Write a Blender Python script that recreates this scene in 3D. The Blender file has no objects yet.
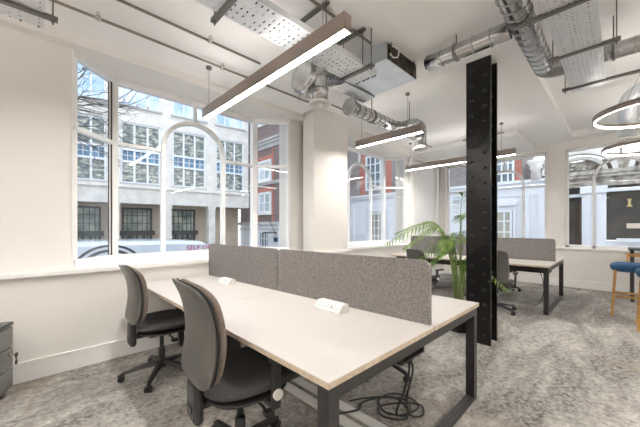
import bpy, bmesh, math, random
from mathutils import Vector, Matrix
PI = math.pi
C = bpy.context.scene.collection
V = Vector

# ------------------------------------------------------------------ materials
def mat(name, color, rough=0.6, metal=0.0, spec=0.5, emit=None, estr=0, noise=None, bump=0, bscale=200, coat=0):
    m = bpy.data.materials.new(name); m.use_nodes = True
    nt = m.node_tree; b = nt.nodes['Principled BSDF']
    b.inputs['Base Color'].default_value = (*color, 1)
    b.inputs['Roughness'].default_value = rough
    b.inputs['Metallic'].default_value = metal
    b.inputs['Specular IOR Level'].default_value = spec
    if coat: b.inputs['Coat Weight'].default_value = coat
    if emit:
        b.inputs['Emission Color'].default_value = (*emit, 1); b.inputs['Emission Strength'].default_value = estr
    tc = None
    if noise or bump:
        tc = nt.nodes.new('ShaderNodeTexCoord')
    if noise:
        sc, c2, lo, hi = noise
        n = nt.nodes.new('ShaderNodeTexNoise'); n.inputs['Scale'].default_value = sc; n.inputs['Detail'].default_value = 5
        nt.links.new(tc.outputs['Object'], n.inputs['Vector'])
        r = nt.nodes.new('ShaderNodeMapRange'); r.inputs[1].default_value = lo; r.inputs[2].default_value = hi
        nt.links.new(n.outputs['Fac'], r.inputs[0])
        mx = nt.nodes.new('ShaderNodeMix'); mx.data_type = 'RGBA'
        mx.inputs[6].default_value = (*color, 1); mx.inputs[7].default_value = (*c2, 1)
        nt.links.new(r.outputs[0], mx.inputs[0]); nt.links.new(mx.outputs[2], b.inputs['Base Color'])
    if bump:
        n = nt.nodes.new('ShaderNodeTexNoise'); n.inputs['Scale'].default_value = bscale; n.inputs['Detail'].default_value = 3
        nt.links.new(tc.outputs['Object'], n.inputs['Vector'])
        bp = nt.nodes.new('ShaderNodeBump'); bp.inputs['Strength'].default_value = bump; bp.inputs['Distance'].default_value = 0.01
        nt.links.new(n.outputs['Fac'], bp.inputs['Height']); nt.links.new(bp.outputs[0], b.inputs['Normal'])
    return m

M = {}
M['wall'] = mat('wall_paint', (.80, .775, .735), .7, noise=(1.5, (.78, .755, .715), .3, .7), bump=.05, bscale=60)
M['ceiling'] = mat('ceiling_paint', (.88, .87, .855), .8, noise=(1.2, (.86, .85, .835), .3, .7))
M['trim'] = mat('white_gloss_paint', (.86, .85, .83), .35)
M['frame'] = mat('window_frame_paint', (.86, .86, .85), .35)
M['brown'] = mat('brown_edge_strip', (.06, .03, .02), .5)
M['desktop'] = mat('white_laminate', (.56, .53, .50), .38)
M['ply'] = mat('ply_edge', (.50, .40, .30), .6, noise=(40, (.60, .50, .38), .4, .6))
M['black'] = mat('black_powder_coat', (.022, .020, .019), .4)
M['felt'] = mat('grey_felt', (.165, .15, .145), .95, noise=(80, (.25, .23, .22), .40, .60), bump=.3, bscale=300)
M['white_plastic'] = mat('white_plastic', (.78, .76, .72), .35)
M['grey_plastic'] = mat('grey_plastic', (.3, .3, .3), .4)
M['bplastic'] = mat('black_plastic', (.018, .018, .018), .45)
M['shell'] = mat('chair_shell_plastic', (.085, .081, .072), .38, bump=.05, bscale=400)
M['seatfab'] = mat('charcoal_fabric', (.036, .035, .034), .9, noise=(150, (.062, .06, .057), .4, .6), bump=.3, bscale=500)
M['backfab'] = mat('taupe_fabric', (.13, .10, .08), .9, noise=(150, (.19, .15, .12), .4, .6), bump=.3, bscale=500)
M['galv'] = mat('galvanised_steel', (.56, .57, .58), .24, 1.0, noise=(9, (.42, .41, .40), .35, .65))
M['galv2'] = mat('galvanised_sheet', (.74, .78, .83), .38, .85, noise=(5, (.62, .67, .73), .35, .65))
M['tray'] = mat('cable_tray_steel', (.72, .74, .76), .45, .6)
M['strut'] = mat('strut_channel', (.20, .19, .175), .45, .8)
M['conduit'] = mat('conduit_steel', (.25, .215, .17), .5, .5)
M['cables'] = mat('slot_shade_cables', (.05, .05, .055), .6)
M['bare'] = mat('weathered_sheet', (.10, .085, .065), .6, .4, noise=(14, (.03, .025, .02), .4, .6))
M['lampbody'] = mat('bronze_lamp_housing', (.33, .27, .24), .35, .5)
M['led'] = mat('warm_led_diffuser', (1, 1, 1), .5, emit=(1, .955, .91), estr=80)
M['fill_up'] = mat('added_uplight', (1, 1, 1), .5, emit=(1, .955, .91), estr=6)  # glow of the upward strips added to lift the ceiling
M['fill_up2'] = mat('strong_added_uplight', (1, 1, 1), .5, emit=(1, .955, .91), estr=130)
M['ledring'] = mat('ring_led_diffuser', (1, 1, 1), .5, emit=(1, .94, .86), estr=12)
M['steel_black'] = mat('black_painted_steel', (.008, .0075, .007), .30, .0, spec=.35, bump=.4, bscale=11)
M['pot'] = mat('dark_pot', (.035, .028, .024), .5)
M['soil'] = mat('soil', (.03, .02, .012), 1)
M['leaf'] = mat('palm_leaf', (.06, .17, .02), .35, noise=(8, (.30, .44, .09), .4, .6))
M['stem'] = mat('palm_stem', (.20, .26, .09), .6)
M['red'] = mat('alarm_red', (.65, .03, .02), .4)
M['blue'] = mat('navy_velvet', (.012, .06, .14), .8, noise=(30, (.02, .09, .19), .4, .6))
M['oak'] = mat('honey_oak', (.50, .27, .08), .45, noise=(12, (.38, .19, .05), .4, .6))
M['cabinet'] = mat('grey_metal_cabinet', (.20, .205, .19), .25, .3)
M['cabinet_dark'] = mat('cabinet_top_metal', (.05, .055, .06), .25, .3)
M['chrome'] = mat('chrome', (.7, .68, .62), .2, 1)
M['keyblack'] = mat('key_head', (.02, .015, .01), .4)
M['floortrunk'] = mat('aluminium_trunking', (.80, .79, .76), .35, .2)
# outside
M['stone'] = mat('pale_stone', (.85, .81, .75), .85, noise=(3, (.70, .66, .61), .35, .65), bump=.2, bscale=8)
M['stone_grey'] = mat('grey_stone', (.45, .44, .43), .85, noise=(3, (.55, .54, .53), .35, .65))
M['tan'] = mat('tan_stone', (.74, .62, .49), .85, noise=(2, (.66, .54, .42), .35, .65))
M['carved'] = mat('weathered_carved_stone', (.24, .21, .17), .9, noise=(5, (.62, .57, .50), .35, .65), bump=.6, bscale=12)
M['stucco'] = mat('white_stucco', (.80, .81, .84), .7)
M['swhite'] = mat('white_sash_paint', (.82, .84, .86), .4)
M['darkframe'] = mat('dark_steel_window', (.03, .04, .045), .4)
M['slate'] = mat('slate', (.10, .10, .12), .7)
M['asphalt'] = mat('asphalt', (.09, .09, .095), .9, noise=(30, (.13, .13, .13), .4, .6))
M['paving'] = mat('paving', (.32, .31, .30), .9)
M['bark'] = mat('bark', (.045, .035, .03), .9)
M['dryleaf'] = mat('dry_leaf', (.40, .14, .06), .8)
M['vanwhite'] = mat('van_paint', (.62, .67, .74), .25, coat=.6)
M['vanblack'] = mat('van_stripe', (.02, .02, .03), .4)
M['vanred'] = mat('van_lettering', (.50, .02, .10), .5)
M['tyre'] = mat('tyre', (.015, .015, .015), .8)
M['shopdark'] = mat('shopfront_dark', (.045, .042, .04), .3, noise=(2, (.10, .085, .07), .4, .65))
M['doorbrown'] = mat('brown_door', (.06, .035, .02), .4)
M['navy'] = mat('navy_canvas', (.02, .05, .11), .8)
M['brass'] = mat('brass', (.75, .6, .3), .4, .8)

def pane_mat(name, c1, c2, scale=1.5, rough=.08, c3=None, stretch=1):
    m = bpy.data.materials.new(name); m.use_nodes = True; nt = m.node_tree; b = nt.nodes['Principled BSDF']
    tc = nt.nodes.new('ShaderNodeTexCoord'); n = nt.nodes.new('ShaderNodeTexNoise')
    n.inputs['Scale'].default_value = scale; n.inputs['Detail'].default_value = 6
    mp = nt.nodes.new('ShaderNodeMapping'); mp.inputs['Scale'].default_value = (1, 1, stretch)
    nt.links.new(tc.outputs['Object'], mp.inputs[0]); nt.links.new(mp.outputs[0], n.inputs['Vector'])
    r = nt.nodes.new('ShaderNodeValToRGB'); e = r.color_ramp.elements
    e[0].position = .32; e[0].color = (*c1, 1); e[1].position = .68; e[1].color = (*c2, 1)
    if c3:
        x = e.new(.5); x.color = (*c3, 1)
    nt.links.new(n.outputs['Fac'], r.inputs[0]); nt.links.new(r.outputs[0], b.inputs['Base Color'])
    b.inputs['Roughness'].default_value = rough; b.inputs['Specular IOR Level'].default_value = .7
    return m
M['pane_office'] = pane_mat('office_pane', (.04, .08, .10), (.74, .70, .58), 4.5, c3=(.20, .23, .21), stretch=2.2)  # pale streaks of indoor ceiling lights painted into the pane colour
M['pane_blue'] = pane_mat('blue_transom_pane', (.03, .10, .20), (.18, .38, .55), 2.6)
M['pane_sky'] = pane_mat('sky_reflection_pane', (.30, .50, .72), (.80, .88, .95), 1.6)  # bright sky reflection painted into the pane colour
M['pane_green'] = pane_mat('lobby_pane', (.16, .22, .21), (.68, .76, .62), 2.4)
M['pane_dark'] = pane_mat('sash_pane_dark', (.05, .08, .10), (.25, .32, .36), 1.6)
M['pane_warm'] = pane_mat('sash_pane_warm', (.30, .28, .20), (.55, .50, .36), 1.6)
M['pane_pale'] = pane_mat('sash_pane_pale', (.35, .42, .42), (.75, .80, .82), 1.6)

def brick_mat(name, c1, c2, mortar):
    m = bpy.data.materials.new(name); m.use_nodes = True; nt = m.node_tree; b = nt.nodes['Principled BSDF']
    tc = nt.nodes.new('ShaderNodeTexCoord'); sx = nt.nodes.new('ShaderNodeSeparateXYZ'); ad = nt.nodes.new('ShaderNodeMath')
    cx = nt.nodes.new('ShaderNodeCombineXYZ'); br = nt.nodes.new('ShaderNodeTexBrick')
    nt.links.new(tc.outputs['Object'], sx.inputs[0]); nt.links.new(sx.outputs[0], ad.inputs[0]); nt.links.new(sx.outputs[1], ad.inputs[1])
    nt.links.new(ad.outputs[0], cx.inputs[0]); nt.links.new(sx.outputs[2], cx.inputs[1]); nt.links.new(cx.outputs[0], br.inputs['Vector'])
    br.inputs['Color1'].default_value = (*c1, 1); br.inputs['Color2'].default_value = (*c2, 1); br.inputs['Mortar'].default_value = (*mortar, 1)
    br.inputs['Scale'].default_value = 1; br.inputs['Brick Width'].default_value = .225; br.inputs['Row Height'].default_value = .075
    br.inputs['Mortar Size'].default_value = .008
    nt.links.new(br.outputs['Color'], b.inputs['Base Color']); b.inputs['Roughness'].default_value = .9
    return m
M['brick_brown'] = brick_mat('brown_brick', (.15, .10, .10), (.23, .15, .14), (.28, .24, .23))
M['brick_red'] = brick_mat('red_brick', (.40, .10, .07), (.46, .14, .10), (.55, .35, .28))
M['brick_grey'] = brick_mat('grey_brick', (.20, .17, .16), (.30, .26, .25), (.38, .36, .35))

def carpet():
    m = bpy.data.materials.new('carpet'); m.use_nodes = True; nt = m.node_tree; b = nt.nodes['Principled BSDF']
    L = nt.links.new; N = nt.nodes.new
    tc = N('ShaderNodeTexCoord')
    def noise(scale, detail, sc=(1, 1, 1), rough=.6, dist=0):
        mp = N('ShaderNodeMapping'); mp.inputs['Scale'].default_value = sc
        n = N('ShaderNodeTexNoise'); n.inputs['Scale'].default_value = scale; n.inputs['Detail'].default_value = detail
        n.inputs['Roughness'].default_value = rough; n.inputs['Distortion'].default_value = dist
        L(tc.outputs['Object'], mp.inputs[0]); L(mp.outputs[0], n.inputs['Vector']); return n.outputs['Fac']
    def ramp(src, a, b_, c1, c2):
        r = N('ShaderNodeValToRGB'); e = r.color_ramp.elements
        e[0].position = a; e[0].color = (*c1, 1); e[1].position = b_; e[1].color = (*c2, 1); L(src, r.inputs[0]); return r.outputs[0]
    def mix(f, a, b_):
        x = N('ShaderNodeMix'); x.data_type = 'RGBA'
        L(f, x.inputs[0]); L(a, x.inputs[6]); L(b_, x.inputs[7]); return x.outputs[2]
    base = ramp(noise(26, 9, (1, 1, 1), .82), .40, .60, (.10, .094, .086), (.42, .395, .365))
    light = ramp(noise(22, 9, (1, 1, 1), .82), .38, .60, (.24, .228, .21), (.60, .57, .53))
    sand = ramp(noise(60, 6), .35, .65, (.22, .175, .13), (.42, .345, .27))
    f1 = ramp(noise(1.7, 7, (.55, 1.6, 1), .62, .6), .42, .58, (0, 0, 0), (1, 1, 1))
    f2 = ramp(noise(1.1, 5, (1.3, .5, 1), .6, .3), .58, .66, (0, 0, 0), (.6, .6, .6))
    c = mix(f1, base, light); c = mix(f2, c, sand)
    L(c, b.inputs['Base Color']); b.inputs['Roughness'].default_value = .97; b.inputs['Specular IOR Level'].default_value = .1
    bp = N('ShaderNodeBump'); bp.inputs['Strength'].default_value = .5; bp.inputs['Distance'].default_value = .008
    L(noise(160, 4), bp.inputs['Height']); L(bp.outputs[0], b.inputs['Normal'])
    return m
M['carpet'] = carpet()

def glass():
    m = bpy.data.materials.new('window_glass'); m.use_nodes = True; nt = m.node_tree
    nt.nodes.remove(nt.nodes['Principled BSDF']); out = nt.nodes['Material Output']
    t = nt.nodes.new('ShaderNodeBsdfTransparent'); t.inputs[0].default_value = (.97, .98, .98, 1)
    g = nt.nodes.new('ShaderNodeBsdfGlossy'); g.inputs['Roughness'].default_value = .01
    lw = nt.nodes.new('ShaderNodeLayerWeight'); lw.inputs['Blend'].default_value = .12
    mr = nt.nodes.new('ShaderNodeMapRange'); mr.inputs[3].default_value = .025; mr.inputs[4].default_value = .5
    nt.links.new(lw.outputs['Facing'], mr.inputs[0])
    mx = nt.nodes.new('ShaderNodeMixShader')
    nt.links.new(mr.outputs[0], mx.inputs[0]); nt.links.new(t.outputs[0], mx.inputs[1]); nt.links.new(g.outputs[0], mx.inputs[2])
    nt.links.new(mx.outputs[0], out.inputs[0]); return m
M['glass'] = glass()

# ------------------------------------------------------------------ mesh builder
class MB:
    def __init__(s): s.v = []; s.f = []; s.m = []; s.sm = []; s.cur = 0; s.smooth = False
    def add(s, vs, fs, smooth=None):
        o = len(s.v); s.v += [V(p) for p in vs]
        for f in fs:
            s.f.append([o + i for i in f]); s.m.append(s.cur); s.sm.append(s.smooth if smooth is None else smooth)
        return s
    def box(s, x0, x1, y0, y1, z0, z1):
        return s.add([(x0, y0, z0), (x1, y0, z0), (x1, y1, z0), (x0, y1, z0), (x0, y0, z1), (x1, y0, z1), (x1, y1, z1), (x0, y1, z1)],
                     [(0, 3, 2, 1), (4, 5, 6, 7), (0, 1, 5, 4), (1, 2, 6, 5), (2, 3, 7, 6), (3, 0, 4, 7)])
    def cbox(s, x0, x1, y0, y1, z0, z1, c=.01):       # box with chamfered edges
        c = min(c, (x1-x0)*.45, (y1-y0)*.45, (z1-z0)*.45)
        bm = bmesh.new(); r = bmesh.ops.create_cube(bm, size=1)
        for v in bm.verts: v.co = V(((x0+x1)/2+v.co.x*(x1-x0), (y0+y1)/2+v.co.y*(y1-y0), (z0+z1)/2+v.co.z*(z1-z0)))
        bmesh.ops.bevel(bm, geom=bm.edges[:], offset=c, segments=2, affect='EDGES', profile=.5)
        bm.verts.index_update(); s.add([v.co.copy() for v in bm.verts], [[v.index for v in f.verts] for f in bm.faces]); bm.free(); return s
    def obox(s, p, q, z0, z1, t, side=0):               # wall-like box from p to q (XY), thickness t; side -1/0/1
        p = V((p[0], p[1])); q = V((q[0], q[1])); d = (q-p).normalized(); n = V((-d.y, d.x))
        a = n*(t*(side-1)/2); b = n*(t*(side+1)/2)
        P = [p+a, q+a, q+b, p+b]
        return s.add([(v.x, v.y, z0) for v in P]+[(v.x, v.y, z1) for v in P],
                     [(0, 3, 2, 1), (4, 5, 6, 7), (0, 1, 5, 4), (1, 2, 6, 5), (2, 3, 7, 6), (3, 0, 4, 7)])
    def prism(s, poly, z0, z1):
        n = len(poly)
        return s.add([(x, y, z0) for x, y in poly]+[(x, y, z1) for x, y in poly],
                     [list(range(n))[::-1], list(range(n, 2*n))]+[(i, (i+1) % n, n+(i+1) % n, n+i) for i in range(n)])
    def ring(s, c, u, w, r, n): return [c+u*(r*math.cos(2*PI*i/n))+w*(r*math.sin(2*PI*i/n)) for i in range(n)]
    def tube(s, pts, r, n=10, cap=True):
        pts = [V(p) for p in pts]; k = len(pts); rs = r if isinstance(r, (list, tuple)) else [r]*k
        vs = []; up = None
        for i, p in enumerate(pts):
            d = (pts[min(i+1, k-1)]-pts[max(i-1, 0)]).normalized()
            if up is None:
                up = V((0, 0, 1)) if abs(d.z) < .9 else V((1, 0, 0))
            u = up-d*up.dot(d)
            if u.length < 1e-5: u = d.orthogonal()
            u.normalize(); up = u; w = d.cross(u)
            vs += s.ring(p, u, w, rs[i], n)
        fs = [(i*n+j, i*n+(j+1) % n, (i+1)*n+(j+1) % n, (i+1)*n+j) for i in range(k-1) for j in range(n)]
        s.add(vs, fs, True)
        if cap:
            o = len(s.v)-len(vs)
            for f in (list(range(n))[::-1], list(range((k-1)*n, k*n))):
                s.f.append([o+i for i in f]); s.m.append(s.cur); s.sm.append(False)
        return s
    def rod(s, a, b, r, n=8): return s.tube([a, b], r, n)
    def bar(s, a, b, w, h, up=(0, 0, 1)):
        a = V(a); b = V(b); d = (b-a).normalized(); up = V(up); side = d.cross(up)
        if side.length < 1e-4: side = d.cross(V((1, 0, 0)))
        side.normalize(); u = side.cross(d).normalized()
        P = [side*(-w/2)+u*(-h/2), side*(w/2)+u*(-h/2), side*(w/2)+u*(h/2), side*(-w/2)+u*(h/2)]
        return s.add([a+x for x in P]+[b+x for x in P], [(0, 1, 2, 3), (4, 7, 6, 5), (0, 4, 5, 1), (1, 5, 6, 2), (2, 6, 7, 3), (3, 7, 4, 0)])
    def lathe(s, prof, c=(0, 0, 0), n=20):
        c = V(c); vs = []
        for r, z in prof: vs += [c+V((r*math.cos(2*PI*i/n), r*math.sin(2*PI*i/n), z)) for i in range(n)]
        k = len(prof)
        return s.add(vs, [(i*n+j, i*n+(j+1) % n, (i+1)*n+(j+1) % n, (i+1)*n+j) for i in range(k-1) for j in range(n)]
                     + [list(range(n))[::-1], list(range((k-1)*n, k*n))], True)
    def pad(s, w, h, t, fn, p=3.5, nr=9, na=44, pt=6, cap2=1.0):
        """cushion: super-ellipse outline w x h, thickness t; fn(u,v,n)->point"""
        for side in (1, -1):
            vs = []
            for i in range(nr+1):
                r = math.sin(i/nr*PI/2)
                for j in range(na):
                    a = 2*PI*j/na; ca, sa = math.cos(a), math.sin(a)
                    k = (abs(ca)**p+abs(sa)**p)**(-1/p)
                    e = max(0, 1-r**pt)**.5
                    vs.append(fn(r*k*ca*w/2, r*k*sa*h/2, side*e*t/2*(1 if side > 0 else cap2)))
            fs = []
            for i in range(nr):
                for j in range(na):
                    q = (i*na+j, i*na+(j+1) % na, (i+1)*na+(j+1) % na, (i+1)*na+j)
                    if i == 0: q = (q[0], q[3], q[2])
                    fs.append(q[::-1] if side > 0 else q)
            s.add(vs, fs, True)
        return s
    def build(s, name, m, parent=None, loc=None):
        global base
        mats = m if isinstance(m, (list, tuple)) else [m]
        if parent is not None: off = base.get(parent.name, V((0, 0, 0)))
        elif loc is not None: off = V(loc)
        else:
            xs = [p.x for p in s.v]; ys = [p.y for p in s.v]; zs = [p.z for p in s.v]
            off = V(((min(xs)+max(xs))/2, (min(ys)+max(ys))/2, min(zs)))
        me = bpy.data.meshes.new(name); me.from_pydata([p-off for p in s.v], [], s.f)
        for x in mats: me.materials.append(x)
        for i, p in enumerate(me.polygons): p.material_index = s.m[i]; p.use_smooth = s.sm[i]
        me.update()
        bm = bmesh.new(); bm.from_mesh(me); bmesh.ops.remove_doubles(bm, verts=bm.verts, dist=1e-5)
        bmesh.ops.recalc_face_normals(bm, faces=bm.faces); bm.to_mesh(me); bm.free()
        o = bpy.data.objects.new(name, me); C.objects.link(o)
        if parent is not None: o.parent = parent; base[o.name] = off
        else: o.location = off; base[o.name] = off
        return o
base = {}
def tag(o, label=None, cat=None, group=None, kind=None):
    if label: o['label'] = label
    if cat: o['category'] = cat
    if group: o['group'] = group
    if kind: o['kind'] = kind
    return o
def thing(name, label, cat, loc=(0, 0, 0), group=None, kind=None):
    o = bpy.data.objects.new(name, None); C.objects.link(o); o.location = loc; o.empty_display_size = .1
    base[o.name] = V(loc); return tag(o, label, cat, group, kind)
def struct(mb, name, m, label, cat='structure'):
    return tag(mb.build(name, m), label, cat, None, 'structure')
def copy_tree(o, parent=None):
    c = o.copy(); C.objects.link(c); c.parent = parent
    for ch in [x for x in C.objects if x.parent == o]: copy_tree(ch, c)
    return c

# ------------------------------------------------------------------ room constants
CEIL = 3.20; DROP = 3.10; LINT = 3.01; SILL = .92; WY = 3.55; UY = 3.67; FX = 8.4
XL, XR, YB = -3.0, 8.4, -5.0

struct(MB().box(XL-.2, 8.9, YB-.2, 4.25, -.12, 0), 'floor', M['carpet'], 'mottled grey carpet floor of the office', 'floor')
# ceiling: main slab with a raised coffer on the right
CO = (3.4, 8.12, -3.6, .73)
mb = MB()
mb.box(XL-.2, 8.9, CO[3], 4.25, CEIL, 3.6); mb.box(XL-.2, 8.9, YB-.2, CO[2], CEIL, 3.6)
mb.box(XL-.2, CO[0], CO[2], CO[3], CEIL, 3.6); mb.box(CO[1], 8.9, CO[2], CO[3], CEIL, 3.6)
mb.box(CO[0], CO[1], CO[2], CO[3], 3.33, 3.6)
struct(mb, 'ceiling', M['ceiling'], 'white office ceiling with a shallow raised coffer at right', 'ceiling')
struct(MB().add([(XL, 1.40, DROP), (3.06, 1.40, DROP), (3.06, WY, DROP), (XL, WY, DROP), (XL, .75, CEIL-.002), (3.06, .75, CEIL-.002), (3.06, WY, CEIL-.002), (XL, WY, CEIL-.002)], [(0, 3, 2, 1), (4, 5, 6, 7), (0, 1, 5, 4), (1, 2, 6, 5), (2, 3, 7, 6), (3, 0, 4, 7)]), 'trim_1', M['ceiling'], 'lowered white ceiling panel running along the bay windows', 'ceiling')
struct(MB().box(6.75, XR, 1.42, WY, DROP, CEIL-.002), 'trim_2', M['ceiling'], 'lowered white ceiling panel in the far corner', 'ceiling')

# bays: contour points
B1 = [(.28, UY), (.67, 4.05), (2.51, 4.05), (2.93, UY)]
B2 = [(3.94, UY), (4.28, 4.05), (6.12, 4.05), (6.52, UY)]
mb = MB()
mb.box(XL, XR+.2, WY, 3.95, 0, SILL-.04)                                     # lower wall
for B in (B1, B2):
    mb.prism([(B[0][0]-.1, 3.95), (B[1][0]-.1, 4.25), (B[2][0]+.1, 4.25), (B[3][0]+.1, 3.95)], 0, SILL-.04)
    mb.prism([(B[0][0], WY+.001), (B[0][0], UY+.04), (B[1][0]-.03, 4.11), (B[2][0]+.03, 4.11), (B[3][0], UY+.04), (B[3][0], WY+.001)], LINT, CEIL)   # bay soffit
mb.box(XL, .28, UY, 3.95, SILL-.04, CEIL); mb.box(2.93, 3.94, UY, 3.95, SILL-.04, CEIL); mb.box(6.52, XR+.2, UY, 3.95, SILL-.04, CEIL)
mb.box(XL, .28, WY+.001, UY, LINT, CEIL); mb.box(2.93, 3.94, WY+.001, UY, LINT, CEIL); mb.box(6.52, XR+.2, WY+.001, UY, LINT, CEIL)
struct(mb, 'wall_left', M['wall'], 'cream painted wall holding the two bay windows', 'wall')
mb = MB().box(3.12, 3.92, 3.32, WY+.02, 0, CEIL)
struct(mb, 'trim_3', M['wall'], 'square cream pier between the two bay windows', 'pier')
# panelled pilaster right of bay 2
mb = MB().box(6.62, 6.74, 3.60, UY+.01, SILL, LINT).box(8.1, 8.2, 3.60, UY+.01, SILL, LINT).box(6.9, 7.95, 3.635, UY+.01, 1.0, 2.95)
struct(mb, 'trim_4', M['trim'], 'white panelled trim right of the second bay window', 'trim')
# sill
def bay_sill(B):
    return [(B[0][0], 3.60), (B[1][0]-.02, 4.12), (B[2][0]+.02, 4.12), (B[3][0], 3.60)]
mb = MB().box(XL, XR, 3.49, UY, SILL-.035, SILL)
for B in (B1, B2): mb.prism([(B[0][0]-.05, UY-.01), (B[1][0]-.05, 4.12), (B[2][0]+.05, 4.12), (B[3][0]+.05, UY-.01)], SILL-.036, SILL-.001)
mb.box(3.06, 3.98, 3.26, 3.5, SILL-.035, SILL)
struct(mb, 'trim_5', M['trim'], 'white window sill shelf running under both bay windows', 'window sill')
mb = MB().box(XL, XR, 3.53, WY+.01, 0, .15).box(XL, XR, 3.525, WY+.01, .15, .17).box(3.1, 3.94, 3.30, 3.5, 0, .17)
struct(mb, 'baseboard_left', M['trim'], 'white moulded skirting along the bay window wall', 'baseboard')

# far wall (X = FX)
mb = MB()
mb.box(FX, FX+.3, YB-.2, 3.95, 0, .85)
mb.box(FX, FX+.3, YB-.2, 3.95, 3.03, CEIL)
mb.box(FX, FX+.3, .86, 1.19, .85, 3.03); mb.box(FX, FX+.3, 3.48, 3.95, .85, 3.03); mb.box(FX, FX+.3, YB-.2, -2.2, .85, 3.03)
struct(mb, 'wall_right', M['wall'], 'cream far wall with wide street windows', 'wall')
mb = MB().box(FX-.05, FX+.12, -2.2, 3.48, .82, .86)
struct(mb, 'trim_6', M['trim'], 'white sill under the far wall windows', 'window sill')
struct(MB().box(FX-.02, FX+.01, YB, 3.53, 0, .15).box(FX-.025, FX+.01, YB, 3.53, .15, .17), 'baseboard_right', M['trim'], 'white skirting along the far wall', 'baseboard')
struct(MB().box(XL-.2, XL, YB-.2, 3.95, 0, CEIL), 'wall_back', M['wall'], 'plain cream wall behind the camera on the left', 'wall')
struct(MB().box(XL, XR+.3, YB-.2, YB, 0, CEIL), 'wall_front', M['wall'], 'plain cream wall behind the camera', 'wall')

# ------------------------------------------------------------------ windows
def arc_bar(mb, c, r, w, d, axis, n=24):
    """flat arch of radial width w and depth d; axis 'x' or 'y' = the horizontal run; c=(run centre, plane, z)"""
    vs = []
    for i in range(n+1):
        a = PI*i/n
        for rr in (r-w/2, r+w/2):
            for dd in (-d/2, d/2):
                run = c[0]+rr*math.cos(a); z = c[2]+rr*math.sin(a)
                vs.append((run, c[1]+dd, z) if axis == 'x' else (c[1]+dd, run, z))
    fs = []
    for i in range(n):
        a = 4*i; b = a+4
        fs += [(a, b, b+1, a+1), (a+2, a+3, b+3, b+2), (a, a+2, b+2, b), (a+1, b+1, b+3, a+3)]
    mb.add(vs, fs)
def bay_window(name, B, ac, label):
    w = thing(name, label, 'window', ((B[0][0]+B[3][0])/2, 3.9, SILL), kind='structure')
    z0, z1 = SILL, LINT-.003; m = MB()
    for p, q in ((B[0], B[1]), (B[1], B[2]), (B[2], B[3])):
        m.obox(p, q, z0, z0+.075, .07); m.obox(p, q, 2.94, z1, .07)
    for p, q in ((B[0], B[1]), (B[2], B[3])): m.obox(p, q, 2.24, 2.285, .05)
    for i in (1, 2):
        x, y = B[i]; m.prism([(x-.042, y-.04), (x+.042, y-.04), (x+.04, y+.045), (x-.04, y+.045)], z0, z1)
    for i, s in ((0, 1), (3, -1)):
        x, y = B[i]; m.box(min(x, x+s*.04), max(x, x+s*.04), y-.01, y+.06, z0, z1)
    r = .40; zs = 2.30; f = B[1][1]
    for sx in (-1, 1): m.box(ac+sx*r-.025, ac+sx*r+.025, f-.03, f+.03, z0+.05, zs)
    arc_bar(m, (ac, f, zs), r, .05, .06, 'x')
    m.box(ac-.02, ac+.02, f-.025, f+.025, zs+r, 2.96)
    m.box(B[1][0], ac-r, f-.025, f+.025, 2.245, 2.285); m.box(ac+r, B[2][0], f-.025, f+.025, 2.245, 2.285)
    m.build('window_frame', M['frame'], w)
    b = MB(); d = (V(B[1])-V(B[0])).normalized(); p = V(B[1])-d*.045
    b.obox(p, p-d*.006, z0+.075, 2.94, .045); b.build('edge_strip', M['brown'], w)['label'] = 'dark brown strip beside the corner post'
    for p, q in ((B[0], B[1]), (B[1], B[2]), (B[2], B[3])):
        MB().obox(p, q, z0+.07, 2.95, .006).build('glass', M['glass'], w)
    return w
bay_window('window_1', B1, 1.59, 'left bay window with white arched glazing bars behind the desks')
bay_window('window_2', B2, 5.2, 'second bay window with arched bars beyond the pier')
def flat_window(name, y0, y1, ac, label, extra=()):
    x = FX+.14; w = thing(name, label, 'window', (x, (y0+y1)/2, .86), kind='structure')
    m = MB(); z0, z1 = .86, 3.03
    m.box(x-.03, x+.03, y0, y1, z0, z0+.06); m.box(x-.03, x+.03, y0, y1, 2.97, z1)
    m.box(x-.03, x+.03, y0, y0+.05, z0, z1); m.box(x-.03, x+.03, y1-.05, y1, z0, z1)
    r = .40; zs = 2.32
    for c in ac:
        for s in (-1, 1): m.box(x-.03, x+.03, c+s*r-.025, c+s*r+.025, z0, zs)
        arc_bar(m, (c, x, zs), r, .05, .06, 'y'); m.box(x-.025, x+.025, c-.02, c+.02, zs+r, 2.98)
    pts = [y0]+[v for c in sorted(ac) for v in (c-r, c+r)]+[y1]
    for a, b in zip(pts[::2], pts[1::2]): m.box(x-.025, x+.025, a, b, 2.25, 2.29)
    for e in extra: m.box(x-.025, x+.025, e-.025, e+.025, z0, z1)
    m.build('window_frame', M['frame'], w)
    MB().box(x-.003, x+.003, y0+.02, y1-.02, z0+.04, 2.99).build('glass', M['glass'], w)
flat_window('window_3', 1.19, 3.48, [2.06], 'far wall window with white arch behind the black column')
flat_window('window_4', -2.2, .86, [0.0], 'far wall window at right facing the dark shopfront', extra=(-1.1,))

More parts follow.
